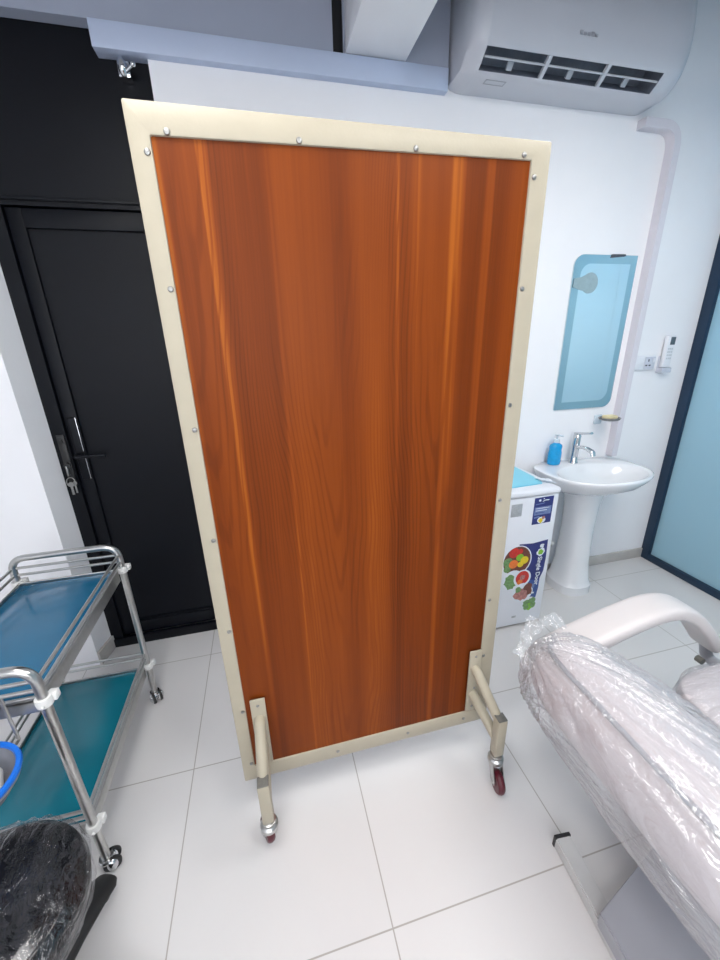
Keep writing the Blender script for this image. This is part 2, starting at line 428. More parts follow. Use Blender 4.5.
# ------------------------------------------------------------------ wooden mobile screen
SX0, SX1, SY, SZ0, SZ1 = .21, 1.118, -.79, .132, 1.955
BL, BR, BT, BB = .039, .049, .052, .060
t = thing('folding_screen_panel', 'tall cherry wood privacy screen with cream steel frame on castors', 'screen', (.66,SY,0))
t.name = 'privacy_screen'; ORG['privacy_screen'] = V(.66,SY,0)
SC = t
bm = nb()
y0, y1 = SY, SY+.03
o_ = [(SX0,SZ0),(SX1,SZ0),(SX1,SZ1),(SX0,SZ1)]; i_ = [(SX0+BL,SZ0+BB),(SX1-BR,SZ0+BB),(SX1-BR,SZ1-BT+.013),(SX0+BL,SZ1-BT)]
fo = [bm.verts.new((x,y0,z)) for x,z in o_]; fi = [bm.verts.new((x,y0,z)) for x,z in i_]
bo = [bm.verts.new((x,y1,z)) for x,z in o_]; bi = [bm.verts.new((x,y1,z)) for x,z in i_]
for k in range(4):
    j = (k+1) % 4
    bm.faces.new((fo[k],fo[j],fi[j],fi[k])); bm.faces.new((bo[j],bo[k],bi[k],bi[j]))
    bm.faces.new((fo[j],fo[k],bo[k],bo[j])); bm.faces.new((fi[k],fi[j],bi[j],bi[k]))
bmesh.ops.bevel(bm, geom=bm.edges[:], offset=.003, segments=2, affect='EDGES', profile=.5)
obj('frame', bm, 'cream', SC)
bm = nb(); box(bm, (SX0+BL-.004,SY+.006,SZ0+BB-.004), (SX1-BR+.004,SY+.02,SZ1-BT+.017)); obj('wood_panel', bm, 'wood', SC, smooth=0)
# screws round the frame
bx0, bx1, bzt, bzb = .242, 1.079, 1.914, .157
spots = [(.28,1.910),(.529,1.914),(.781,1.918),(1.047,1.924)] + [(bx0-.002,z) for z in (1.876,1.641,1.341,1.047,.753,.442,.21)]
spots += [(bx1,z) for z in (1.883,1.645,1.348,1.057,.69,.45)] + [(x,bzb+.004) for x in (.532,.795,1.02)]
proto = None
for x, z in spots:
    if proto is None:
        bm = nb(); lathe(bm, [(.0062,-.001),(.0062,.0008),(.005,.0026),(.002,.0034)], (x,SY,z), 14, axis=Matrix.Rotation(PI/2,3,'X'))
        proto = obj('screw', bm, 'zinc', SC); px, pz = x, z
    else: clone(proto, SC, (x-px,0,z-pz))
# feet
def screen_foot(xp, xq, za, wheel_turn):
    """xp plate centre, xq post centre"""
    bm = nb()
    box(bm, (xp-.023,SY-.008,.205), (xp+.023,SY-.0005,.485), .0025)
    plate_holes = [(xp,.462),(xp+.004,.315),(xp,.228)]
    yp = -.925
    tube(bm, fillet([(xp,SY-.006,.405),(xp,SY-.03,.403),(xq,yp+.012,.285)], .02), .0175, 16)
    tube(bm, fillet([(xp,SY-.006,.285),(xp,SY-.03,.283),(xq,yp+.012,.20)], .02), .0175, 16)
    box(bm, (xq-.0175,yp-.0175,.14), (xq+.0175,yp+.0175,.305), .004, 2)
    foot = obj('foot', bm, 'cream', SC)
    bm = nb(); box(bm, (xq-.0168,yp-.0168,.305), (xq+.0168,yp+.0168,.3095), .003)
    e = obj('end_cap', bm, 'greyplug', foot); e['label'] = 'grey plastic plug on the post'
    for x, z in plate_holes:
        bm = nb(); lathe(bm, [(.005,0),(.005,.001),(.003,.003)], (x,SY-.008,z), 12, axis=Matrix.Rotation(PI/2,3,'X')); obj('screw', bm, 'zinc', foot)
    # castor: stem plate, fork, wheel
    R_ = Matrix.Rotation(wheel_turn, 3, 'Z'); c = V(xq,yp,.0)
    bm = nb()
    cyl(bm, c+V(0,0,.105), c+V(0,0,.14), .016, 20)
    lathe(bm, [(.02,.098),(.027,.103),(.0275,.117),(.021,.124)], c, 24)
    lathe(bm, [(.017,.127),(.022,.129),(.022,.135),(.017,.137)], c, 24)
    off = R_ @ V(0,.034,0)
    for s in (-1,1):
        poly = [(-.02,.104),(.02,.104),(.046,.048),(.044,.034),(.026,.032),(-.006,.078)]
        prism(bm, poly, lambda u,v,d: c + R_ @ V(d,u,0) + V(0,0,v), s*.0165, s*.019)
    box(bm, c+V(-.019,-.02,.097), c+V(.019,.02,.104))
    ax = c+off+V(0,0,.0405); sx = R_ @ V(1,0,0)
    cyl(bm, ax-sx*.022, ax+sx*.022, .0055, 12)
    cast = obj('castor', bm, 'steel', SC)
    bm = nb()
    prof = [(.012,-.0125),(.034,-.0125),(.0385,-.008),(.0405,0),(.0385,.008),(.034,.0125),(.012,.0125)]
    A = Matrix((sx, R_ @ V(0,1,0), V(0,0,1))).transposed() @ Matrix.Rotation(PI/2,3,'Y')
    lathe(bm, prof, ax, 32, axis=A)
    w = obj('wheel', bm, 'wheel', cast); w['label'] = 'maroon castor wheel'
    return foot
screen_foot(.288, .285, 0, .35)
screen_foot(1.044, 1.078, 0, math.radians(172))

# ------------------------------------------------------------------ stainless trolley
TX0, TX1, TY0, TY1 = -.572, -.213, -.846, -.221
t = thing('instrument_trolley', 'two tier stainless steel trolley with blue and teal trays on castors', 'trolley', ((TX0+TX1)/2,(TY0+TY1)/2,0))
TR = t; r = .0125
for y in (TY1, TY0):
    bm = nb()
    tube(bm, fillet([(TX0,y,.052),(TX0,y,.797),(TX1,y,.797),(TX1,y,.052)], [.055,.055], 9), r, 18)
    obj('end_frame', bm, 'steel', TR)
def guard(z):
    for a, b in (((TX0,TY0),(TX0,TY1)),((TX1,TY0),(TX1,TY1)),((TX0,TY0),(TX1,TY0)),((TX0,TY1),(TX1,TY1))):
        bm = nb(); cyl(bm, (a[0],a[1],z), (b[0],b[1],z), .0052, 12); obj('guard_rail', bm, 'steel', TR)
for z in (.757,.728,.268,.242): guard(z)
def shelf(z, mname, name):
    bm = nb(); g = .012
    x0,x1,y0,y1 = TX0+g,TX1-g,TY0+g,TY1-g
    # rim: a folded sheet band round the tray
    for lo, hi in (((x0,y0,z-.038),(x0+.0025,y1,z+.012)),((x1-.0025,y0,z-.038),(x1,y1,z+.012)),
                   ((x0,y0,z-.038),(x1,y0+.0025,z+.012)),((x0,y1-.0025,z-.038),(x1,y1,z+.012)),
                   ((x0,y0,z-.004),(x1,y1,z))):
        box(bm, lo, hi)
    for sx in (0,1):
        xx = x0-.003 if sx == 0 else x1-.003
        cyl(bm, (xx+.003,y0,z+.012), (xx+.003,y1,z+.012), .0035, 8)
    for yy in (y0,y1): cyl(bm, (x0,yy,z+.012), (x1,yy,z+.012), .0035, 8)
    s = obj(name, bm, 'steel', TR)
    bm = nb(); box(bm, (x0+.004,y0+.004,z), (x1-.004,y1-.004,z+.004), .001); q = obj('tray_sheet', bm, mname, s)
    q['label'] = 'glossy blue sheet of the upper tray' if z > .4 else 'teal sheet of the lower tray'
shelf(.686, 'teal_up', 'upper_tray'); shelf(.19, 'teal_lo', 'lower_tray')
first = None
for z in (.692,.198):
    for x in (TX0,TX1):
        for y in (TY0,TY1):
            if first is None:
                bm = nb(); lathe(bm, [(.0135,-.013),(.0185,-.012),(.0195,0),(.0185,.012),(.0135,.013)], (x,y,z), 20)
                box(bm, (x+.004,y+.004,z-.012), (x+.026,y+.026,z+.012), .004)
                cyl(bm, (x+.006,y-.019,z-.003), (x+.004,y-.024,z-.004), .004, 10)
                first = obj('collar', bm, 'collar', TR); first['label'] = 'white nylon clamp'; f0 = V(x,y,z)
            else: clone(first, TR, V(x,y,z)-f0)
for k, (x, y) in enumerate(((TX0,TY0),(TX0,TY1),(TX1,TY0),(TX1,TY1))):
    bm = nb()
    lathe(bm, [(.006,.05),(.02,.05),(.023,.044),(.022,.038),(.012,.034)], (x,y,0), 20)
    a = (0.6, 2.2, .35, -1.0)[k]; d = V(math.cos(a), math.sin(a), 0); n_ = V(-d.y, d.x, 0)
    for s in (-1,1):
        sphere(bm, V(x,y,.026)+d*.012+n_*s*.013, .0235, 16, (.75,.75,1))
    c_ = obj('castor', bm, 'chrome', TR)
    bm = nb()
    A = Matrix((n_, V(0,0,1).cross(n_), V(0,0,1))).transposed() @ Matrix.Rotation(PI/2,3,'Y')
    for s in (-1,1): lathe(bm, [(.012,-.006),(.0245,-.005),(.0255,0),(.0245,.005),(.012,.006)], V(x,y,.0255)+d*.012+n_*s*.014, 22, axis=A)
    obj('wheel', bm, 'black_plastic', c_)

# ------------------------------------------------------------------ black stool under a clear film
SCX, SCY = -.262, -1.143
t = thing('work_stool', 'round black vinyl stool wrapped in clear film at the lower left', 'stool', (SCX,SCY,0))
ST = t
def stool_seat(bm, grow=0., wr=0.):
    prof = [(0,.368),(.12,.368),(.162,.374),(.181,.394),(.185,.418),(.18,.44),(.163,.458),(.135,.468),(.08,.474),(.0,.475)]
    seg = 150 if wr else 56; rings = []
    pr = []
    for i in range(len(prof)-1):
        for k in range(6):
            s = k/6; pr.append((prof[i][0]*(1-s)+prof[i+1][0]*s, prof[i][1]*(1-s)+prof[i+1][1]*s))
    for (rr, z) in pr[1:]:
        ring = []
        for k in range(seg):
            a = 2*PI*k/seg
            R1 = rr+grow*(rr/.185); zz = z + grow*(.6 if z > .43 else -.6)
            p = V(SCX+R1*math.cos(a), SCY+R1*math.sin(a), zz)
            if wr:
                n1 = noise.noise(V(p.x*30+p.y*16, p.y*11-p.x*8, p.z*20)); n2 = noise.noise(V(p.x*70+p.y*30, p.y*24-p.x*20, p.z*30+5))
                q = (.5-abs(n1)*2)*wr*.9 + (.4-abs(n2)*2)*wr*.5
                p = p + V(math.cos(a)*q, math.sin(a)*q, q*.7)
            ring.append(bm.verts.new(p))
        rings.append(ring)
    for i in range(len(rings)-1):
        for k in range(seg):
            bm.faces.new((rings[i][k], rings[i][(k+1)%seg], rings[i+1][(k+1)%seg], rings[i+1][k]))
    bm.faces.new(rings[0][::-1]); bm.faces.new(rings[-1])
bm = nb(); stool_seat(bm); seat_o = obj('seat', bm, 'vinyl', ST, 60)
bm = nb(); stool_seat(bm, .006, .007); f_ = obj('plastic_cover', bm, 'film3', seat_o, 80); f_['label'] = 'wrinkled clear plastic film over the seat'
bm = nb(); cyl(bm, (SCX,SCY,.07), (SCX,SCY,.26), .026); cyl(bm, (SCX,SCY,.24), (SCX,SCY,.368), .016); lathe(bm, [(.016,.35),(.08,.36),(.08,.368)], (SCX,SCY,0), 24)
obj('gas_column', bm, 'chrome', ST)
bm = nb()
lathe(bm, [(.03,.04),(.05,.05),(.05,.09),(.03,.1)], (SCX,SCY,0), 24)
obj('hub', bm, 'black_plastic', ST)
a0 = math.atan2(-.918-SCY, -.205-SCX)
for k in range(4):
    a = a0 + 2*PI*k/4; d = V(math.cos(a), math.sin(a), 0); c0 = V(SCX,SCY,0)
    bm = nb()
    pts = [c0+d*.03+V(0,0,.07), c0+d*.12+V(0,0,.062), c0+d*.2+V(0,0,.05), c0+d*.235+V(0,0,.04), c0+d*.256+V(0,0,.03)]
    wd = [.032,.034,.04,.042,.03]; ht = [.02,.018,.016,.015,.013]
    def prof(i, n): 
        return [(wd[i]*math.cos(b)*(1 if abs(math.cos(b))<.7 else 1), ht[i]*math.sin(b)) for b in [2*PI*j/16 for j in range(16)]]
    sweep(bm, pts, prof, up=V(0,0,1))
    lg = obj('leg', bm, 'black_plastic', ST, 60)
    bm = nb(); cyl(bm, c0+d*.225, c0+d*.225+V(0,0,.026), .018, 16); obj('glide', bm, 'black_plastic', lg)

# bowl in a ring holder at the near end of the trolley
BC = V(-.345,-.965,.60)
bm = nb()
tube(bm, [BC+V(.097*math.cos(a), .097*math.sin(a), -.012) for a in [2*PI*k/48 for k in range(48)]], .004, 10, closed=True)
for x in (-.05,.05): cyl(bm, BC+V(x,.084,-.012), V(BC.x+x,TY0-.004,BC.z-.012), .004, 10)
for x in (-.05,.05): tube(bm, fillet([V(BC.x+x,TY0-.004,BC.z-.012), V(BC.x+x,TY0-.004,.728)], .01), .004, 10)
obj('bowl_holder', bm, 'steel', TR)
t = thing('round_bowl', 'round bowl with a bright blue rim at the near end of the trolley', 'bowl', BC-V(0,0,.06))
bm = nb(); lathe(bm, [(.05,-.06),(.075,-.05),(.089,-.02),(.0925,0),(.094,.002),(.0915,.001),(.086,-.02),(.072,-.047),(.048,-.056)], BC, 48); obj('bowl_body', bm, 'core', t)
bm = nb(); lathe(bm, [(.0935,-.006),(.104,-.004),(.106,.003),(.1035,.009),(.095,.009),(.0925,.003),(.0935,-.006)], BC, 48, capb=False, capt=False); r_ = obj('rim', bm, 'tape', t); r_['label'] = 'bright blue rim'
c_ = BC+V(.035,.02,-.043); bm = nb(); lathe(bm, [(.008,-.03),(.019,-.03),(.021,-.028),(.021,.028),(.019,.03),(.008,.03),(.008,-.03)], c_+V(0,0,.011), 24, axis=Matrix.Rotation(.5,3,'Z') @ Matrix.Rotation(PI/2,3,'X'), capb=False, capt=False)
tag(rebase(obj('gauze_roll', bm, 'collar'), c_-V(0,0,.01)), 'small white gauze roll lying in the blue rimmed bowl', 'gauze')

# ------------------------------------------------------------------ small fridge
FX0, FX1, FY0, FY1, FZ = 1.33, 1.795, -.25, .13, .822
t = thing('small_fridge', 'low white fridge with food stickers between the screen and the basin', 'fridge', ((FX0+FX1)/2,(FY0+FY1)/2,0))
FR = t
bm = nb(); box(bm, (FX0,FY0+.045,.012), (FX1,FY1,.79), .008, 3)
for x in (FX0+.05,FX1-.05):
    for y in (FY0+.09,FY1-.05): cyl(bm, (x,y,0), (x,y,.014), .015, 12)
obj('cabinet', bm, 'fridge', FR)
bm = nb(); box(bm, (FX0,FY0+.006,.016), (FX1,FY0+.04,.786), .008, 3); dr = obj('door', bm, 'fridge', FR)
bm = nb(); box(bm, (FX0+.006,FY0+.038,.02), (FX1-.006,FY0+.047,.784)); obj('door_seal', bm, 'gasket', FR)
bm = nb(); box(bm, (FX0-.002,FY0-.003,.79), (FX1+.002,FY1,FZ), .012, 4); obj('top_cap', bm, 'fridge', FR)
ys = FY0+.006
LAY = [0]
def lay(bm, poly, k, idx):
    LAY[0] += 1; d = ys-.0006-.0001*LAY[0]
    a = [bm.verts.new((u,d,v)) for u,v in poly]; f = bm.faces.new(a); f.material_index = idx
    b = [bm.verts.new((u,d+.0003,v)) for u,v in poly]
    n = len(poly)
    for i in range(n):
        g = bm.faces.new((a[i],a[(i+1)%n],b[(i+1)%n],b[i])); g.material_index = idx
def ell(cx, cz, rx, rz, n=24, rot=0):
    return [(cx+rx*math.cos(a)*math.cos(rot)-rz*math.sin(a)*math.sin(rot), cz+rx*math.cos(a)*math.sin(rot)+rz*math.sin(a)*math.cos(rot)) for a in [2*PI*k/n for k in range(n)]]
def blob(cx, cz, r_, n=14, j=.25):
    return [(cx+r_*(1+random.uniform(-j,j))*math.cos(a), cz+r_*(1+random.uniform(-j,j))*math.sin(a)) for a in [2*PI*k/n for k in range(n)]]
PM = ['navyprint','blueprint','whiteprint','greenprint','limeprint','redprint','orangeprint','yellowprint','brownprint','pinkprint','paleprint']
bm = nb()
lay(bm, [(1.60,.528),(1.68,.522),(1.768,.532),(1.772,.42),(1.768,.345),(1.752,.30),(1.752,.24),(1.745,.19),(1.735,.125),(1.70,.15),(1.66,.30),(1.62,.42)], 0, 0)
lay(bm, [(1.68,.30),(1.75,.29),(1.75,.24),(1.744,.19),(1.733,.128),(1.705,.15)], 1, 1)
lay(bm, ell(1.598,.431,.086,.09), 2, 2); lay(bm, ell(1.597,.432,.080,.084), 3, 8)
for (x,z,rr,i) in ((1.575,.482,.03,5),(1.545,.43,.028,3),(1.545,.39,.022,3),(1.578,.415,.027,6),(1.612,.45,.022,4),(1.641,.43,.024,7),(1.62,.408,.018,7),(1.61,.486,.016,5)):
    lay(bm, ell(x,z,rr,rr*.95,16), 4, i)
lay(bm, ell(1.585,.315,.062,.062), 2, 2)
for (x,z,rr) in ((1.565,.325,.03),(1.575,.285,.026),(1.60,.30,.022),(1.558,.30,.022)): lay(bm, blob(x,z,rr), 3, 3)
lay(bm, ell(1.642,.32,.052,.052), 4, 2); lay(bm, ell(1.642,.322,.04,.042), 5, 5); lay(bm, blob(1.628,.296,.018), 6, 6); lay(bm, blob(1.642,.326,.016), 6, 9)
lay(bm, ell(1.652,.228,.066,.06), 6, 2)
for (x,z,rr,i) in ((1.68,.25,.03,8),(1.64,.215,.036,9),(1.665,.21,.026,9),(1.625,.25,.018,3),(1.695,.225,.018,8)): lay(bm, blob(x,z,rr), 7, i)
lay(bm, ell(1.705,.145,.05,.045), 8, 2)
for (x,z,rr,i) in ((1.69,.15,.026,3),(1.72,.16,.024,3),(1.705,.128,.024,4),(1.73,.135,.018,3),(1.69,.127,.018,3)): lay(bm, blob(x,z,rr), 9, i)
lay(bm, blob(1.735,.50,.012,12,.3), 2, 2); lay(bm, blob(1.732,.466,.024,14,.2), 2, 2); lay(bm, blob(1.732,.466,.015,12,.25), 3, 4)
lay(bm, ell(1.715,.26,.008,.016,12), 3, 10); lay(bm, ell(1.72,.215,.007,.006,10), 3, 2)
obj('food_sticker', bm, None, dr, 0, PM)
# lettering running down the sticker
cu = bpy.data.curves.new('lettering', 'FONT'); cu.body = 'Single Door'; cu.size = .036; cu.extrude = .0004; cu.align_x = 'LEFT'; cu.align_y = 'CENTER'; cu.offset = .0006
to = bpy.data.objects.new('tmp', cu); COL.objects.link(to)
dg = bpy.context.evaluated_depsgraph_get(); me = bpy.data.meshes.new_from_object(to.evaluated_get(dg)); bpy.data.objects.remove(to)
me.name = 'lettering'; me.transform(Matrix.Translation(V(1.731,ys-.0012-.0001*LAY[0],.438)-ORG[FR.name]) @ Matrix.Rotation(PI/2,4,'X') @ Matrix.Rotation(-PI/2,4,'Z'))
me.materials.clear(); me.materials.append(M['whiteprint'])
lo = bpy.data.objects.new('lettering', me); COL.objects.link(lo); lo.parent = dr
bm = nb()
LAY[0] = 0
lay(bm, [(1.655,.776),(1.764,.779),(1.764,.634),(1.655,.630)], 0, 0)
lay(bm, [(1.662,.725),(1.757,.727),(1.757,.683),(1.662,.681)], 1, 10)
lay(bm, [(1.664,.738),(1.715,.743),(1.716,.747),(1.664,.742)], 1, 10)
lay(bm, blob(1.687,.761,.007,10,.3), 2, 2); lay(bm, [(1.702,.752),(1.718,.758),(1.737,.757),(1.741,.762),(1.72,.763),(1.704,.757)], 2, 2); lay(bm, ell(1.708,.768,.004,.003,8), 2, 2)
for k in range(3): lay(bm, [(1.668,.716-.012*k),(1.745-.012*k,.717-.012*k),(1.745-.012*k,.720-.012*k),(1.668,.719-.012*k)], 2, 0 if k == 2 else 2)
lay(bm, [(1.664,.664),(1.695,.668),(1.695,.676),(1.664,.672)], 1, 10)
lay(bm, ell(1.708,.652,.024,.018), 1, 2); lay(bm, blob(1.705,.65,.013), 2, 7); lay(bm, blob(1.718,.664,.009), 2, 9)
obj('feature_sticker', bm, None, dr, 0, PM)
bm = nb(); box(bm, (1.528,ys-.0025,.69), (1.588,ys,.757), .006, 3); bd = obj('badge', bm, 'badge', dr)
bm = nb(); box(bm, (1.608,ys-.002,.068), (1.634,ys,.08), .002); obj('maker_plate', bm, 'badge', dr)
bm = nb()
prism(bm, [(1.36,-.205),(1.735,-.185),(1.757,-.145),(1.765,.10),(1.36,.10)], XY, FZ, FZ+.006)
bmesh.ops.bevel(bm, geom=bm.edges[:], offset=.002, segments=2, affect='EDGES')
tag(rebase(obj('table_mat', bm, 'sky_mat'), (1.56,-.05,FZ)), 'sky blue mat lying on top of the small white fridge', 'mat')
bm = nb()
pts = [(1.765,-.185),(1.79,-.195)]
for row in range(2): pass
N = 14; grid = []
for i in range(N):
    u = i/(N-1); row = []
    for j in range(5):
        w_ = j/4; x = 1.742+.05*u; y = -.155-.06*u+.045*w_
        z = FZ+.0075+.007*(.5+.5*math.sin(5*w_+3*u)) + .003*math.sin(9*u)**2
        row.append(bm.verts.new((x,y,z)))
    grid.append(row)
for i in range(N-1):
    for j in range(4): bm.faces.new((grid[i][j],grid[i+1][j],grid[i+1][j+1],grid[i][j+1]))
ex = bmesh.ops.extrude_face_region(bm, geom=bm.faces[:])
for v in [g for g in ex['geom'] if isinstance(g, bmesh.types.BMVert)]: v.co.z -= .004
tag(rebase(obj('paper_slip', bm, 'whiteprint', smooth=70), (1.765,-.16,FZ)), 'folded white paper slip at the corner of the blue mat', 'paper')

# ------------------------------------------------------------------ pedestal basin
BX, BZ = 2.188, .81
t = thing('pedestal_basin', 'white ceramic pedestal wash basin against the back wall', 'basin', (BX,YW-.1,0))
BS = t
HW, DP = .308, .445
def dshape(k, n=64, grow=0.):
    """outline of the basin: straight at the wall, rounded in front"""
    pts = []
    for i in range(n):
        a = 2*PI*i/n; ca, sa = math.cos(a), math.sin(a)
        e = 3.2 if sa > 0 else 2.15
        x = (HW+grow)*math.copysign(abs(ca)**(2/e), ca); y = (DP*.5+grow)*math.copysign(abs(sa)**(2/(5 if sa > 0 else 2.0)), sa)
        pts.append((x*k, y*k))
    return pts
CY = YW-DP/2-.001
def ring(bm, sx, sy, z, dx=0, dy=0):
    return [bm.verts.new((BX+dx+x*sx, CY+dy+y*sy, z)) for x, y in dshape(1)]
bm = nb()
R_ = [ring(bm,.30,.36,.665,0,.11), ring(bm,.46,.5,.675,0,.09), ring(bm,.72,.74,.70,0,.052), ring(bm,.9,.9,.74,0,.02), ring(bm,.975,.975,.78,0,.005), ring(bm,1,1,.798),
      ring(bm,.996,.996,.807), ring(bm,.975,.975,.811)]
# bowl opening, set toward the front
def bowl_ring(kx, ky, z, dy=-.045):
    return [bm.verts.new((BX+.9*HW*kx*math.cos(2*PI*i/64), CY+dy+.36*DP*ky*math.sin(2*PI*i/64)*1.0, z)) for i in range(64)]
R_ += [bowl_ring(.98,1.02,.811), bowl_ring(.94,.98,.807), bowl_ring(.86,.9,.78), bowl_ring(.68,.74,.735), bowl_ring(.4,.45,.71), bowl_ring(.1,.12,.705)]
for i in range(len(R_)-1):
    for k in range(64): bm.faces.new((R_[i][k],R_[i][(k+1)%64],R_[i+1][(k+1)%64],R_[i+1][k]))
bm.faces.new(R_[0][::-1]); bm.faces.new(R_[-1])
obj('bowl', bm, 'ceramic', BS, 50)
bm = nb()
secs = [(0,.118,.125),(.055,.118,.125),(.06,.112,.119),(.075,.108,.114),(.08,.104,.11),(.2,.088,.095),(.42,.082,.088),(.58,.088,.092),(.66,.105,.10),(.69,.115,.105)]
rg = []
for z, a_, b_ in secs:
    rr = []
    for i in range(40):
        a = 2*PI*i/40; ca, sa = math.cos(a), math.sin(a)
        rr.append(bm.verts.new((BX+.012+a_*.96*math.copysign(abs(ca)**.8,ca), .015+b_*math.copysign(abs(sa)**.8,sa), z)))
    rg.append(rr)
for i in range(len(rg)-1):
    for k in range(40): bm.faces.new((rg[i][k],rg[i][(k+1)%40],rg[i+1][(k+1)%40],rg[i+1][k]))
bm.faces.new(rg[0][::-1]); bm.faces.new(rg[-1])
obj('pedestal', bm, 'ceramic', BS, 40)
bm = nb(); lathe(bm, [(.007,-.004),(.013,-.003),(.015,.0),(.013,.003),(.008,.003)], (BX-.02,CY+.103,.778), 20, axis=Matrix.Rotation(PI/2-.35,3,'X')); obj('overflow_ring', bm, 'chrome', BS)
bm = nb(); lathe(bm, [(.02,0),(.02,.003),(.014,.004)], (BX,CY-.045,.705), 20); obj('drain', bm, 'chrome', BS)
# faucet
FXc, FYc, FZ0 = 2.165, .095, .811
f = thing('basin_tap', 'chrome single lever tap standing on the white basin', 'tap', (FXc,FYc,FZ0))
bm = nb(); lathe(bm, [(.026,0),(.026,.006),(.022,.012),(.0205,.05),(.0205,.15),(.0215,.165),(.018,.172)], (FXc,FYc,FZ0), 24); obj('body', bm, 'chrome', f)
bm = nb()
def sp(i, n): 
    k = .012+.002*math.sin(i/n*PI); return [(k*1.25*math.cos(b), k*.8*math.sin(b)) for b in [2*PI*j/14 for j in range(14)]]
sweep(bm, fillet([(FXc,FYc-.012,FZ0+.098),(FXc,FYc-.07,FZ0+.112),(FXc,FYc-.128,FZ0+.098),(FXc,FYc-.135,FZ0+.075)], .03), sp, up=V(0,0,1)); obj('spout', bm, 'chrome', f)
bm = nb(); sweep(bm, [(FXc,FYc+.012,FZ0+.178),(FXc,FYc-.04,FZ0+.186),(FXc,FYc-.1,FZ0+.2)], lambda i,n: [(.018*math.cos(b)*(1-.2*i), .007*math.sin(b)) for b in [2*PI*j/14 for j in range(14)]], up=V(0,0,1))
cyl(bm, (FXc,FYc,FZ0+.170), (FXc,FYc,FZ0+.178), .016); obj('lever', bm, 'chrome', f)
# soap bottle
sb = V(2.036,.105,.8112)
f = thing('soap_bottle', 'bright blue liquid soap pump bottle on the left of the basin', 'soap bottle', sb)
bm = nb(); lathe(bm, [(.026,0),(.037,.002),(.041,.014),(.041,.07),(.037,.09),(.039,.108),(.036,.118),(.018,.129),(.0145,.132)], sb, 28, sy=.72); obj('bottle', bm, 'bluesoap', f, 40)
bm = nb(); lathe(bm, [(.0155,.132),(.0155,.150),(.006,.152),(.005,.172),(.011,.173),(.011,.180)], sb, 18); sweep(bm, [sb+V(0,0,.176), sb+V(.012,-.034,.175)], circ(.0045,10)); obj('pump', bm, 'clearcap', f)
# waste pipe and hoses behind the pedestal
bm = nb(); tube(bm, fillet([(2.02,YW-.02,.48),(2.02,.07,.48),(2.02,.07,.34),(2.07,.05,.30)], .035), .017, 14)
cyl(bm, (2.02,YW-.012,.48), (2.02,YW-.002,.48), .036, 20)
tag(rebase(obj('waste_pipe', bm, 'hose'), (2.02,YW,.3)), 'white plastic waste pipe behind the basin pedestal', 'pipe')
bm = nb(); tube(bm, fillet([(1.90,YW-.02,.36),(1.90,.09,.36),(1.95,.08,.16),(2.0,.10,.10),(2.05,YW-.02,.10)], .05), .011, 12); box(bm, (1.87,YW-.03,.33), (1.93,YW-.004,.39), .006)
tag(rebase(obj('water_hose', bm, 'hose'), (1.95,YW,.1)), 'thin white water hose hanging between the fridge and the pedestal', 'hose')

# ------------------------------------------------------------------ mirror and things on the back wall
mx0, mx1, mz0, mz1 = 2.028, 2.418, 1.122, 1.918
def mpoly(g, n=10, rr=.055):
    x0, x1, z0, z1 = mx0+g, mx1-g, mz0+g, mz1-g; r2 = rr
    p = [(x0,z0)]
    p += [(x1-r2+r2*math.cos(a), z0+r2+r2*math.sin(a)) for a in [-PI/2+PI/2*k/n for k in range(n+1)]]
    p += [(x1,z1)]
    p += [(x0+r2+r2*math.cos(a), z1-r2+r2*math.sin(a)) for a in [PI/2+PI/2*k/n for k in range(n+1)]]
    return p
t = thing('wall_mirror', 'tall frameless mirror on the back wall above the basin', 'mirror', (2.22,YW,mz0))
bm = nb(); o1 = mpoly(0); o2 = mpoly(.042); ya = YW-.012; yb = YW-.009
n = len(o1)
A_ = [bm.verts.new((u,ya+.003,v)) for u,v in o1]; B_ = [bm.verts.new((u,ya,v)) for u,v in o2]; C_ = [bm.verts.new((u,YW-.001,v)) for u,v in o1]
for k in range(n):
    bm.faces.new((A_[k],A_[(k+1)%n],B_[(k+1)%n],B_[k])); bm.faces.new((C_[k],C_[(k+1)%n],A_[(k+1)%n],A_[k]))
bm.faces.new(C_)
obj('bevelled_edge', bm, 'bevel', t, 20)
bm = nb(); prism(bm, o2, XZ, ya, ya+.002); obj('mirror_glass', bm, 'mirror', t, 20)
bm = nb()
pl = [(2.135+.05*math.cos(a), 1.785+.05*math.sin(a)) for a in [-2.3+4.6*k/26 for k in range(27)]] + [(2.075,1.812),(2.036,1.806),(2.034,1.765),(2.075,1.752)]
prism(bm, pl, XZ, ya-.0016, ya-.0006)
obj('sticker', bm, 'sticker', t, 20)
bm = nb(); prism(bm, [(2.245,1.905),(2.335,1.913),(2.33,1.922),(2.25,1.921)], XZ, ya-.003, YW-.001); obj('clip', bm, 'dark_hole', t, 20)
# soap dish
t = thing('soap_dish', 'small round wall soap dish below the right corner of the mirror', 'soap dish', (2.36,YW,1.05))
bm = nb(); box(bm, (2.325,YW-.016,1.02), (2.375,YW-.001,1.075), .005); cyl(bm, (2.35,YW-.012,1.06), (2.35,.11,1.06), .007, 12); obj('bracket', bm, 'clearcap', t)
bm = nb(); lathe(bm, [(.03,1.055),(.05,1.062),(.054,1.072),(.05,1.073),(.046,1.066),(.02,1.062)], (2.35,.075,0), 28, sx=1.15); obj('dish', bm, 'dishgrey', t, 40)
bm = nb(); box(bm, (2.312,.05,1.0645), (2.388,.1,1.087), .01, 3)
tag(rebase(obj('soap_bar', bm, 'soapbar'), (2.35,.075,1.064)), 'cream bar of soap lying in the wall soap dish', 'soap')
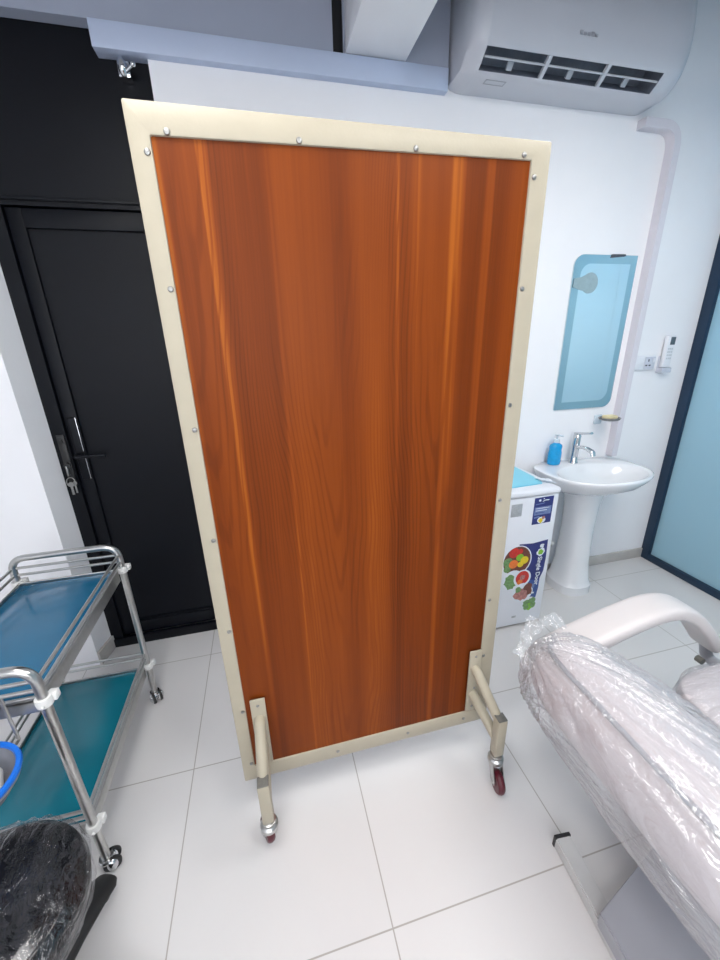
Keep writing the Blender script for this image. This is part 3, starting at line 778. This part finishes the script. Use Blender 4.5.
# socket plate
t = thing('wall_socket', 'wide white socket plate on the wall right of the cable trunking', 'socket', (2.6,YW,1.36))
bm = nb(); box(bm, (2.522,YW-.013,1.322), (2.686,YW-.001,1.406), .004); obj('plate', bm, 'white_plastic', t)
bm = nb(); box(bm, (2.606,YW-.017,1.33), (2.68,YW-.012,1.398), .003); s_ = obj('socket_face', bm, 'socketgrey', t)
bm = nb(); box(bm, (2.527,YW-.016,1.33), (2.60,YW-.012,1.398), .003); obj('blank_face', bm, 'white_plastic', t)
bm = nb()
for x, z, w, hh in ((2.631,1.378,.004,.007),(2.619,1.35,.007,.004),(2.643,1.35,.007,.004)): box(bm, (x-w,YW-.0178,z-hh), (x+w,YW-.0168,z+hh))
obj('pin_holes', bm, 'dark_hole', s_)
bm = nb(); box(bm, (2.658,YW-.0205,1.366), (2.672,YW-.0168,1.39), .002); obj('rocker_switch', bm, 'white_plastic', s_)
# remote in its holder
t = thing('remote_control', 'slim white remote control with grey display hanging right of the socket', 'remote', (2.755,YW,1.34))
bm = nb(); box(bm, (2.722,YW-.032,1.335), (2.782,YW-.008,1.512), .007, 3); rb = obj('remote_body', bm, 'white_plastic', t)
bm = nb(); box(bm, (2.742,YW-.0335,1.462), (2.776,YW-.0315,1.505), .002); obj('display', bm, 'lcd', rb)
bm = nb()
for z in (1.44,1.422,1.404,1.386):
    for x in (2.74,2.753,2.766): box(bm, (x-.0045,YW-.0335,z-.005), (x+.0045,YW-.0315,z+.005), .001)
obj('buttons', bm, 'greybutton', rb)
t = thing('wall_bracket', 'small white wall holder under the remote control', 'holder', (2.755,YW,1.31))
bm = nb()
box(bm, (2.716,YW-.006,1.305), (2.788,YW,1.40), .002); box(bm, (2.716,YW-.04,1.305), (2.788,YW,1.333), .004)
obj('holder_cup', bm, 'socketgrey', t)
# cable trunking from the air conditioner to the floor side of the basin
bm = nb()
sweep(bm, fillet([(2.275,YW-.021,2.462),(2.485,YW-.021,2.462),(2.485,YW-.021,.815)], .09, 10), [(-.019,-.027),(.019,-.027),(.019,.027),(-.019,.027)], up=V(0,1,0))
o = obj('cable_trunking', bm, 'trunk', smooth=30); tag(rebase(o, (2.485,YW,.815)), 'white trunking running from the air conditioner down behind the basin', 'trunking')

# ------------------------------------------------------------------ air conditioner
AX0, AX1 = 1.285, 2.285
t = thing('air_conditioner', 'white wall mounted split air conditioner at the top right', 'air conditioner', ((AX0+AX1)/2,YW,2.5))
AC = t
prof = fillet([V(YW-.001,2.497,0),V(.02,2.497,0),V(-.045,2.548,0),V(-.068,2.61,0),V(-.07,2.70,0),V(-.055,2.80,0),V(-.01,2.82,0),V(YW-.001,2.822,0)], [.03,.02,.03,.05,.03,.02], 5)
prof = [(p.x,p.y) for p in prof]
vent = []
cy_, cz_ = .045, 2.66
def ac_ring(bm, x, k):
    return [bm.verts.new((x, YW-.001+(y-(YW-.001))*k, 2.497+.155+(z-2.497-.155)*(1-(1-k)*.55) if k < 1 else z)) for y, z in prof]
xs = [(AX0,.80),(AX0+.012,.9),(AX0+.035,.975),(AX0+.06,1.),(1.345,1.),(2.165,1.),(AX1-.06,1.),(AX1-.035,.975),(AX1-.012,.9),(AX1,.80)]
bm = nb(); rings = [ac_ring(bm, x, k) for x, k in xs]; n = len(prof)
ZV0, ZV1 = 2.4975, 2.546
skip = [k for k in range(n-1) if prof[k][0] <= .023 and prof[k+1][1] <= 2.549 and prof[k][0] >= -.05 and prof[k+1][0] < .015]
for i in range(len(rings)-1):
    for k in range(n):
        if i == 4 and k in skip: continue
        bm.faces.new((rings[i][k],rings[i+1][k],rings[i+1][(k+1)%n],rings[i][(k+1)%n]))
bm.faces.new(rings[0]); bm.faces.new(rings[-1][::-1])
body = obj('casing', bm, 'acbody', AC, 32)
ka, kb = skip[0], skip[-1]+1
pa, pb = prof[ka], prof[kb]
# recess behind the outlet
bm = nb(); x0, x1 = 1.345, 2.165; dv = V(0,.06,.075)
for quad in ([(x0,)+pa,(x1,)+pa,(x1,pa[0]+.075,pa[1]+.06),(x0,pa[0]+.075,pa[1]+.06)], [(x0,)+pb,(x1,)+pb,(x1,pb[0]+.06,pb[1]+.085),(x0,pb[0]+.06,pb[1]+.085)],
             [(x0,pa[0]+.075,pa[1]+.06),(x1,pa[0]+.075,pa[1]+.06),(x1,pb[0]+.06,pb[1]+.085),(x0,pb[0]+.06,pb[1]+.085)],
             [(x0,)+pa,(x0,)+pb,(x0,pb[0]+.06,pb[1]+.085),(x0,pa[0]+.075,pa[1]+.06)], [(x1,)+pa,(x1,)+pb,(x1,pb[0]+.06,pb[1]+.085),(x1,pa[0]+.075,pa[1]+.06)]):
    bm.faces.new([bm.verts.new(q) for q in quad])
bmesh.ops.remove_doubles(bm, verts=bm.verts[:], dist=1e-5)
obj('outlet_recess', bm, 'acdark', AC, 0)
mid = (V(0,*pa)*.42+V(0,*pb)*.58); nrm = V(0,.62,.78)
def vane(xa, xb):
    bm = nb()
    a = V(0,*pa)*.46+V(0,*pb)*.54; d = (V(0,*pb)-V(0,*pa)).normalized()
    pts = [V(x, a.y, a.z)+nrm*.007 for x in (xa, xb)]
    sweep(bm, pts, [(-.012,-.002),(-.010,-.004),(.010,-.004),(.012,-.002),(.012,.002),(-.012,.002)], up=V(0,.55,-.84))
    obj('vane', bm, 'acvane', AC)
for a, b in ((1.35,1.61),(1.625,1.885),(1.90,2.16)): vane(a, b)
for x in (1.6175,1.8925):
    bm = nb(); sweep(bm, [V(x,*pa)+nrm*.004, V(x,*pb)+nrm*.004], [(-.0065,-.006),(.0065,-.006),(.0065,.01),(-.0065,.01)], up=V(1,0,0)); obj('divider', bm, 'acvane', AC)
for x in (1.48,1.755,2.03):
    bm = nb(); p0 = V(x,*pa)*.97+V(x,*pb)*.03; p1 = V(x,*pa)*.6+V(x,*pb)*.4
    sweep(bm, [p0+nrm*.022, p1+nrm*.026], [(-.004,-.012),(.004,-.012),(.004,.012),(-.004,.012)], up=V(1,0,0)); obj('fin', bm, 'acvane', AC)
bm = nb()
for lo_, hi_ in (((1.40,.048,2.4955),(1.49,.051,2.4968)),((1.40,.075,2.4955),(1.49,.078,2.4968)),((1.40,.048,2.4955),(1.403,.078,2.4968)),((1.487,.048,2.4955),(1.49,.078,2.4968))): box(bm, lo_, hi_)
obj('label_outline', bm, 'mark', AC)
bm = nb()
for k in range(5): box(bm, (1.715+.017*k,-.0705,2.604), (1.727+.017*k,-.0672,2.616 if k in (0,3) else 2.612))
obj('front_mark', bm, 'mark', AC)

# ------------------------------------------------------------------ treatment chair
t = thing('treatment_chair', 'white padded treatment chair still wrapped in clear plastic at the right', 'chair', (1.5,-1.3,0))
CH = t; YC = -1.285
def catmull(pts, n):
    out = []; m = len(pts)
    for i in range(m):
        p0,p1,p2,p3 = [Vector(pts[(i+k-1) % m]) for k in range(4)]
        for k in range(n):
            s = k/n; out.append(.5*((2*p1)+(p2-p0)*s+(2*p0-5*p1+4*p2-p3)*s*s+(3*p1-p0-3*p2+p3)*s**3))
    return out
BACK = [(1.165,.645),(1.25,.648),(1.34,.612),(1.43,.552),(1.505,.492),(1.528,.45),(1.45,.415),(1.34,.43),(1.22,.44),(1.14,.46),(1.11,.525),(1.122,.605)]
FILM = [(1.160,.668),(1.255,.672),(1.355,.632),(1.445,.57),(1.525,.507),(1.552,.44),(1.46,.392),(1.34,.38),(1.22,.385),(1.12,.41),(1.075,.50),(1.09,.615)]
def padmesh(bm, loop, n, rows, hwf, cx, cz, wr=0., yc=YC, powr=4., grow=0., sides=1.):
    L = catmull([(a,b,0) for a,b in loop], n); ringsx = []
    for i in range(rows+1):
        s = -1+2*i/rows; s = math.sin(s*PI/2)*.999
        k = (1-abs(s)**powr)**(1/powr)
        kk = .0+k
        ring_ = []
        for p in L:
            x = cx+(p.x-cx)*(.25*sides+(1-.25*sides)*kk) if kk < 1 else p.x; z = cz+(p.y-cz)*kk
            hw = hwf(x)+grow
            q = V(x, yc+s*hw, z)
            if wr:
                tip = V(1.12,-.95,.64); dd = q-tip; ang = math.atan2(dd.y, dd.x+.001)*1.0
                n1 = noise.noise(V(ang*10+q.z*10, dd.length*2.4, q.z*5)); n2 = noise.noise(V(ang*26+q.z*8, dd.length*5, q.z*14+3)); n3 = noise.noise(V(ang*55, dd.length*12, q.z*36))
                f = (.35-abs(n1)*2)*wr*.9 + (.35-abs(n2)*2)*wr*.45 + (.3-abs(n3)*2)*wr*.22
                nr = V(q.x-cx, (q.y-yc)*.3, q.z-cz); 
                if nr.length > 1e-4: q += nr.normalized()*f
            ring_.append(bm.verts.new(q))
        ringsx.append(ring_)
    m = len(L)
    for i in range(rows):
        for k in range(m): bm.faces.new((ringsx[i][k],ringsx[i][(k+1)%m],ringsx[i+1][(k+1)%m],ringsx[i+1][k]))
    bm.faces.new(ringsx[0][::-1]); bm.faces.new(ringsx[-1])
def hw_back(x): 
    s = min(1,max(0,(x-1.22)/.34)); return .352-.15*s*s*(3-2*s)
bm = nb(); padmesh(bm, BACK, 6, 40, hw_back, 1.30, .535, powr=5); bk = obj('backrest', bm, 'leather', CH, 60)
bm = nb(); tube(bm, fillet([(1.215,-.955,.632),(1.16,-.985,.642),(1.148,-1.05,.644),(1.148,-1.52,.644),(1.215,-1.61,.632)], .05), .007, 10); pp = obj('piping', bm, 'chairgrey', bk); pp['label'] = 'grey seam along the top edge of the backrest'
bm = nb(); padmesh(bm, FILM, 20, 220, hw_back, 1.30, .53, .014, grow=.014, powr=5)
# crumpled end of the bag
N = 120; gr = []
for i in range(N):
    u = i/(N-1); row = []
    base = (V(1.082,-1.0,.60)*(1-u)**2 + V(1.11,-.90,.70)*2*u*(1-u) + V(1.27,-.925,.655)*u*u)
    out = (V(-.5,.45,.25)*(1-u)+V(.05,.75,.4)*u).normalized()
    side = V(.6,.45,.2)
    for j in range(9):
        w_ = j/8; ln = .028+.05*max(0,noise.noise(V(u*6,0,3))+.25) + .012*noise.noise(V(u*17,0,8))
        rf = noise.noise(V(u*13,w_*1.4,0))*.026 + noise.noise(V(u*34,w_*3,9))*.010
        row.append(bm.verts.new(base + out*ln*(w_-.35) + side*rf*(.25+w_) + V(-.3,-.3,.7)*noise.noise(V(u*22,w_*3,4))*.014))
    gr.append(row)
for i in range(N-1):
    for j in range(8): bm.faces.new((gr[i][j],gr[i+1][j],gr[i+1][j+1],gr[i][j+1]))
fl = obj('plastic_cover', bm, 'film', bk, 80); fl['label'] = 'crumpled clear plastic bag over the backrest'
SEAT = [(1.535,.478),(1.56,.503),(1.70,.512),(1.9,.512),(2.08,.505),(2.13,.47),(2.1,.43),(1.9,.42),(1.7,.42),(1.56,.425),(1.53,.445)]
bm = nb(); padmesh(bm, SEAT, 6, 30, lambda x: .225, 1.83, .467, sides=.35); st = obj('seat', bm, 'leather', CH, 60)
SF = [(1.527,.482),(1.558,.51),(1.70,.519),(1.9,.519),(2.085,.511),(2.138,.47),(2.105,.424),(1.9,.412),(1.7,.412),(1.556,.418),(1.526,.445)]
bm = nb(); padmesh(bm, SF, 22, 160, lambda x: .232, 1.83, .467, .015, grow=.004, sides=.35); f2 = obj('plastic_cover', bm, 'film2', st, 80); f2['label'] = 'ribbed clear plastic film over the seat'
# armrest on the far side
def arm(yc_):
    bm = nb()
    cl = catmull([(1.16,.53,0),(1.25,.572,0),(1.36,.61,0),(1.48,.642,0),(1.60,.662,0),(1.71,.64,0),(1.81,.56,0),(1.92,.43,0),(2.02,.31,0)], 6)[6:-12]
    pts = [V(p.x, yc_, p.y) for p in cl]; m = len(pts)
    def pr(i, n):
        w_ = .06-.008*(i/n); h_ = .027-.004*(i/n)
        return [(w_*math.copysign(abs(math.cos(b))**.42,math.cos(b)), h_*math.copysign(abs(math.sin(b))**.55,math.sin(b))) for b in [2*PI*j/24 for j in range(24)]]
    sweep(bm, pts, pr, up=V(0,0,1)); a_ = obj('armrest', bm, 'armwhite', CH, 50)
    bm = nb(); e = pts[-1]
    tube(bm, fillet([e, V(e.x+.03, yc_, .37), V(e.x+.03, yc_-.25, .37)], .03), .02, 14); obj('arm_bracket', bm, 'chairgrey', a_)
    bm = nb(); cyl(bm, V(1.83,yc_-.052,.42), V(1.83,yc_-.03,.42), .012, 14); obj('bolt', bm, 'greyplug', a_)
arm(-.945)
bm = nb(); box(bm, (1.45,YC-.12,.345), (2.05,YC+.12,.405), .01); box(bm, (1.62,YC-.09,.11), (1.86,YC+.09,.345), .02, 3); obj('seat_frame', bm, 'chairgrey', CH)
bm = nb()
prism(bm, [(1.122,-1.345),(1.357,-1.278),(1.95,-1.11),(1.95,-1.7),(1.095,-1.85)], XY, .045, .1)
bmesh.ops.bevel(bm, geom=bm.edges[:], offset=.004, segments=2, affect='EDGES')
obj('base_plate', bm, 'chairgrey', CH)
bm = nb()
a, b = V(1.178,-1.155,0), V(1.115,-1.86,0); d = (b-a).normalized(); n_ = V(-d.y,d.x,0)
def bar(bm, a, b, w, z0, z1):
    d = (b-a).normalized(); n_ = V(-d.y,d.x,0)*w
    prism(bm, [((a-n_).x,(a-n_).y),((a+n_).x,(a+n_).y),((b+n_).x,(b+n_).y),((b-n_).x,(b-n_).y)], XY, z0, z1)
bar(bm, a, b, .025, .0, .043); bmesh.ops.bevel(bm, geom=bm.edges[:], offset=.004, segments=2, affect='EDGES')
fb = obj('foot_rail', bm, 'barwhite', CH)
bm = nb(); bar(bm, a-d*.006, a+d*.003, .026, .0, .045)
g = obj('rubber_cap', bm, 'black_plastic', fb); g['label'] = 'black rubber end of the rail'
bm = nb(); bar(bm, V(1.9,-1.05,0), V(1.9,-1.8,0), .022, .0, .045); obj('foot_rail', bm, 'barwhite', CH)

# ------------------------------------------------------------------ unseen ceiling panels and window added to light the room
def panel(x, y, label):
    t = thing('fill_ceiling_light', label, 'light', (x,y,ZL-.03))
    bm = nb(); box(bm, (x-.31,y-.31,ZL-.03), (x+.31,y+.31,ZL-.0005), .004); obj('frame', bm, 'white_plastic', t)
    bm = nb(); box(bm, (x-.29,y-.29,ZL-.034), (x+.29,y+.29,ZL-.03)); obj('diffuser', bm, 'light', t, 0)
panel(.1, -1.3, 'added unseen square LED ceiling panel above the trolley'); panel(1.9, -1.05, 'added unseen square LED ceiling panel above the treatment chair')
panel(.1, -2.8, 'added unseen square LED ceiling panel behind the viewer on the left'); panel(1.25, -1.9, 'added unseen square LED ceiling panel just behind the viewer on the right')
bm = nb(); box(bm, (-1.5,-3.6,.95), (1.3,-3.57,2.35), .004); w2 = struct('fill_window', bm, 'white_plastic')  # unseen window behind the viewer, added to brighten the back wall
bm = nb(); box(bm, (-1.44,-3.57,1.01), (-.14,-3.566,2.29)); box(bm, (-.06,-3.57,1.01), (1.24,-3.566,2.29)); struct('glass_pane', bm, 'fill_daylight', w2, smooth=0)
# daylight in the space beyond the frosted glass
ld = bpy.data.lights.new('daylight_beyond_glass', 'AREA'); ld.energy = 70; ld.size = 1.2; ld.color = (.75,.88,1)
lo = bpy.data.objects.new('daylight_beyond_glass', ld); COL.objects.link(lo); lo.location = (4.2,-.8,2.45); lo.rotation_euler = (0,math.radians(50),0)
w = bpy.data.worlds.new('World'); scene.world = w; w.use_nodes = True
w.node_tree.nodes['Background'].inputs[0].default_value = (.8,.88,1,1); w.node_tree.nodes['Background'].inputs[1].default_value = .3

# ------------------------------------------------------------------ camera
cam = bpy.data.cameras.new('camera'); co = bpy.data.objects.new('camera', cam); COL.objects.link(co)
yaw, pitch, roll = .2365, -.3445, -.0257
F_ = V(math.sin(yaw)*math.cos(pitch), math.cos(yaw)*math.cos(pitch), math.sin(pitch)); r0 = V(math.cos(yaw), -math.sin(yaw), 0); u0 = r0.cross(F_)
rt = r0*math.cos(roll)+u0*math.sin(roll); up = -r0*math.sin(roll)+u0*math.cos(roll)
mw = Matrix((rt, up, -F_)).transposed().to_4x4(); mw.translation = V(.4033,-1.7619,1.5306); co.matrix_world = mw
cam.sensor_fit = 'VERTICAL'; cam.sensor_height = 36; cam.sensor_width = 27; cam.lens = 389.12/960*36; cam.clip_start = .02
scene.camera = co
scene.view_settings.view_transform = 'Standard'; scene.view_settings.look = 'None'; scene.view_settings.exposure = .36; scene.view_settings.gamma = 1
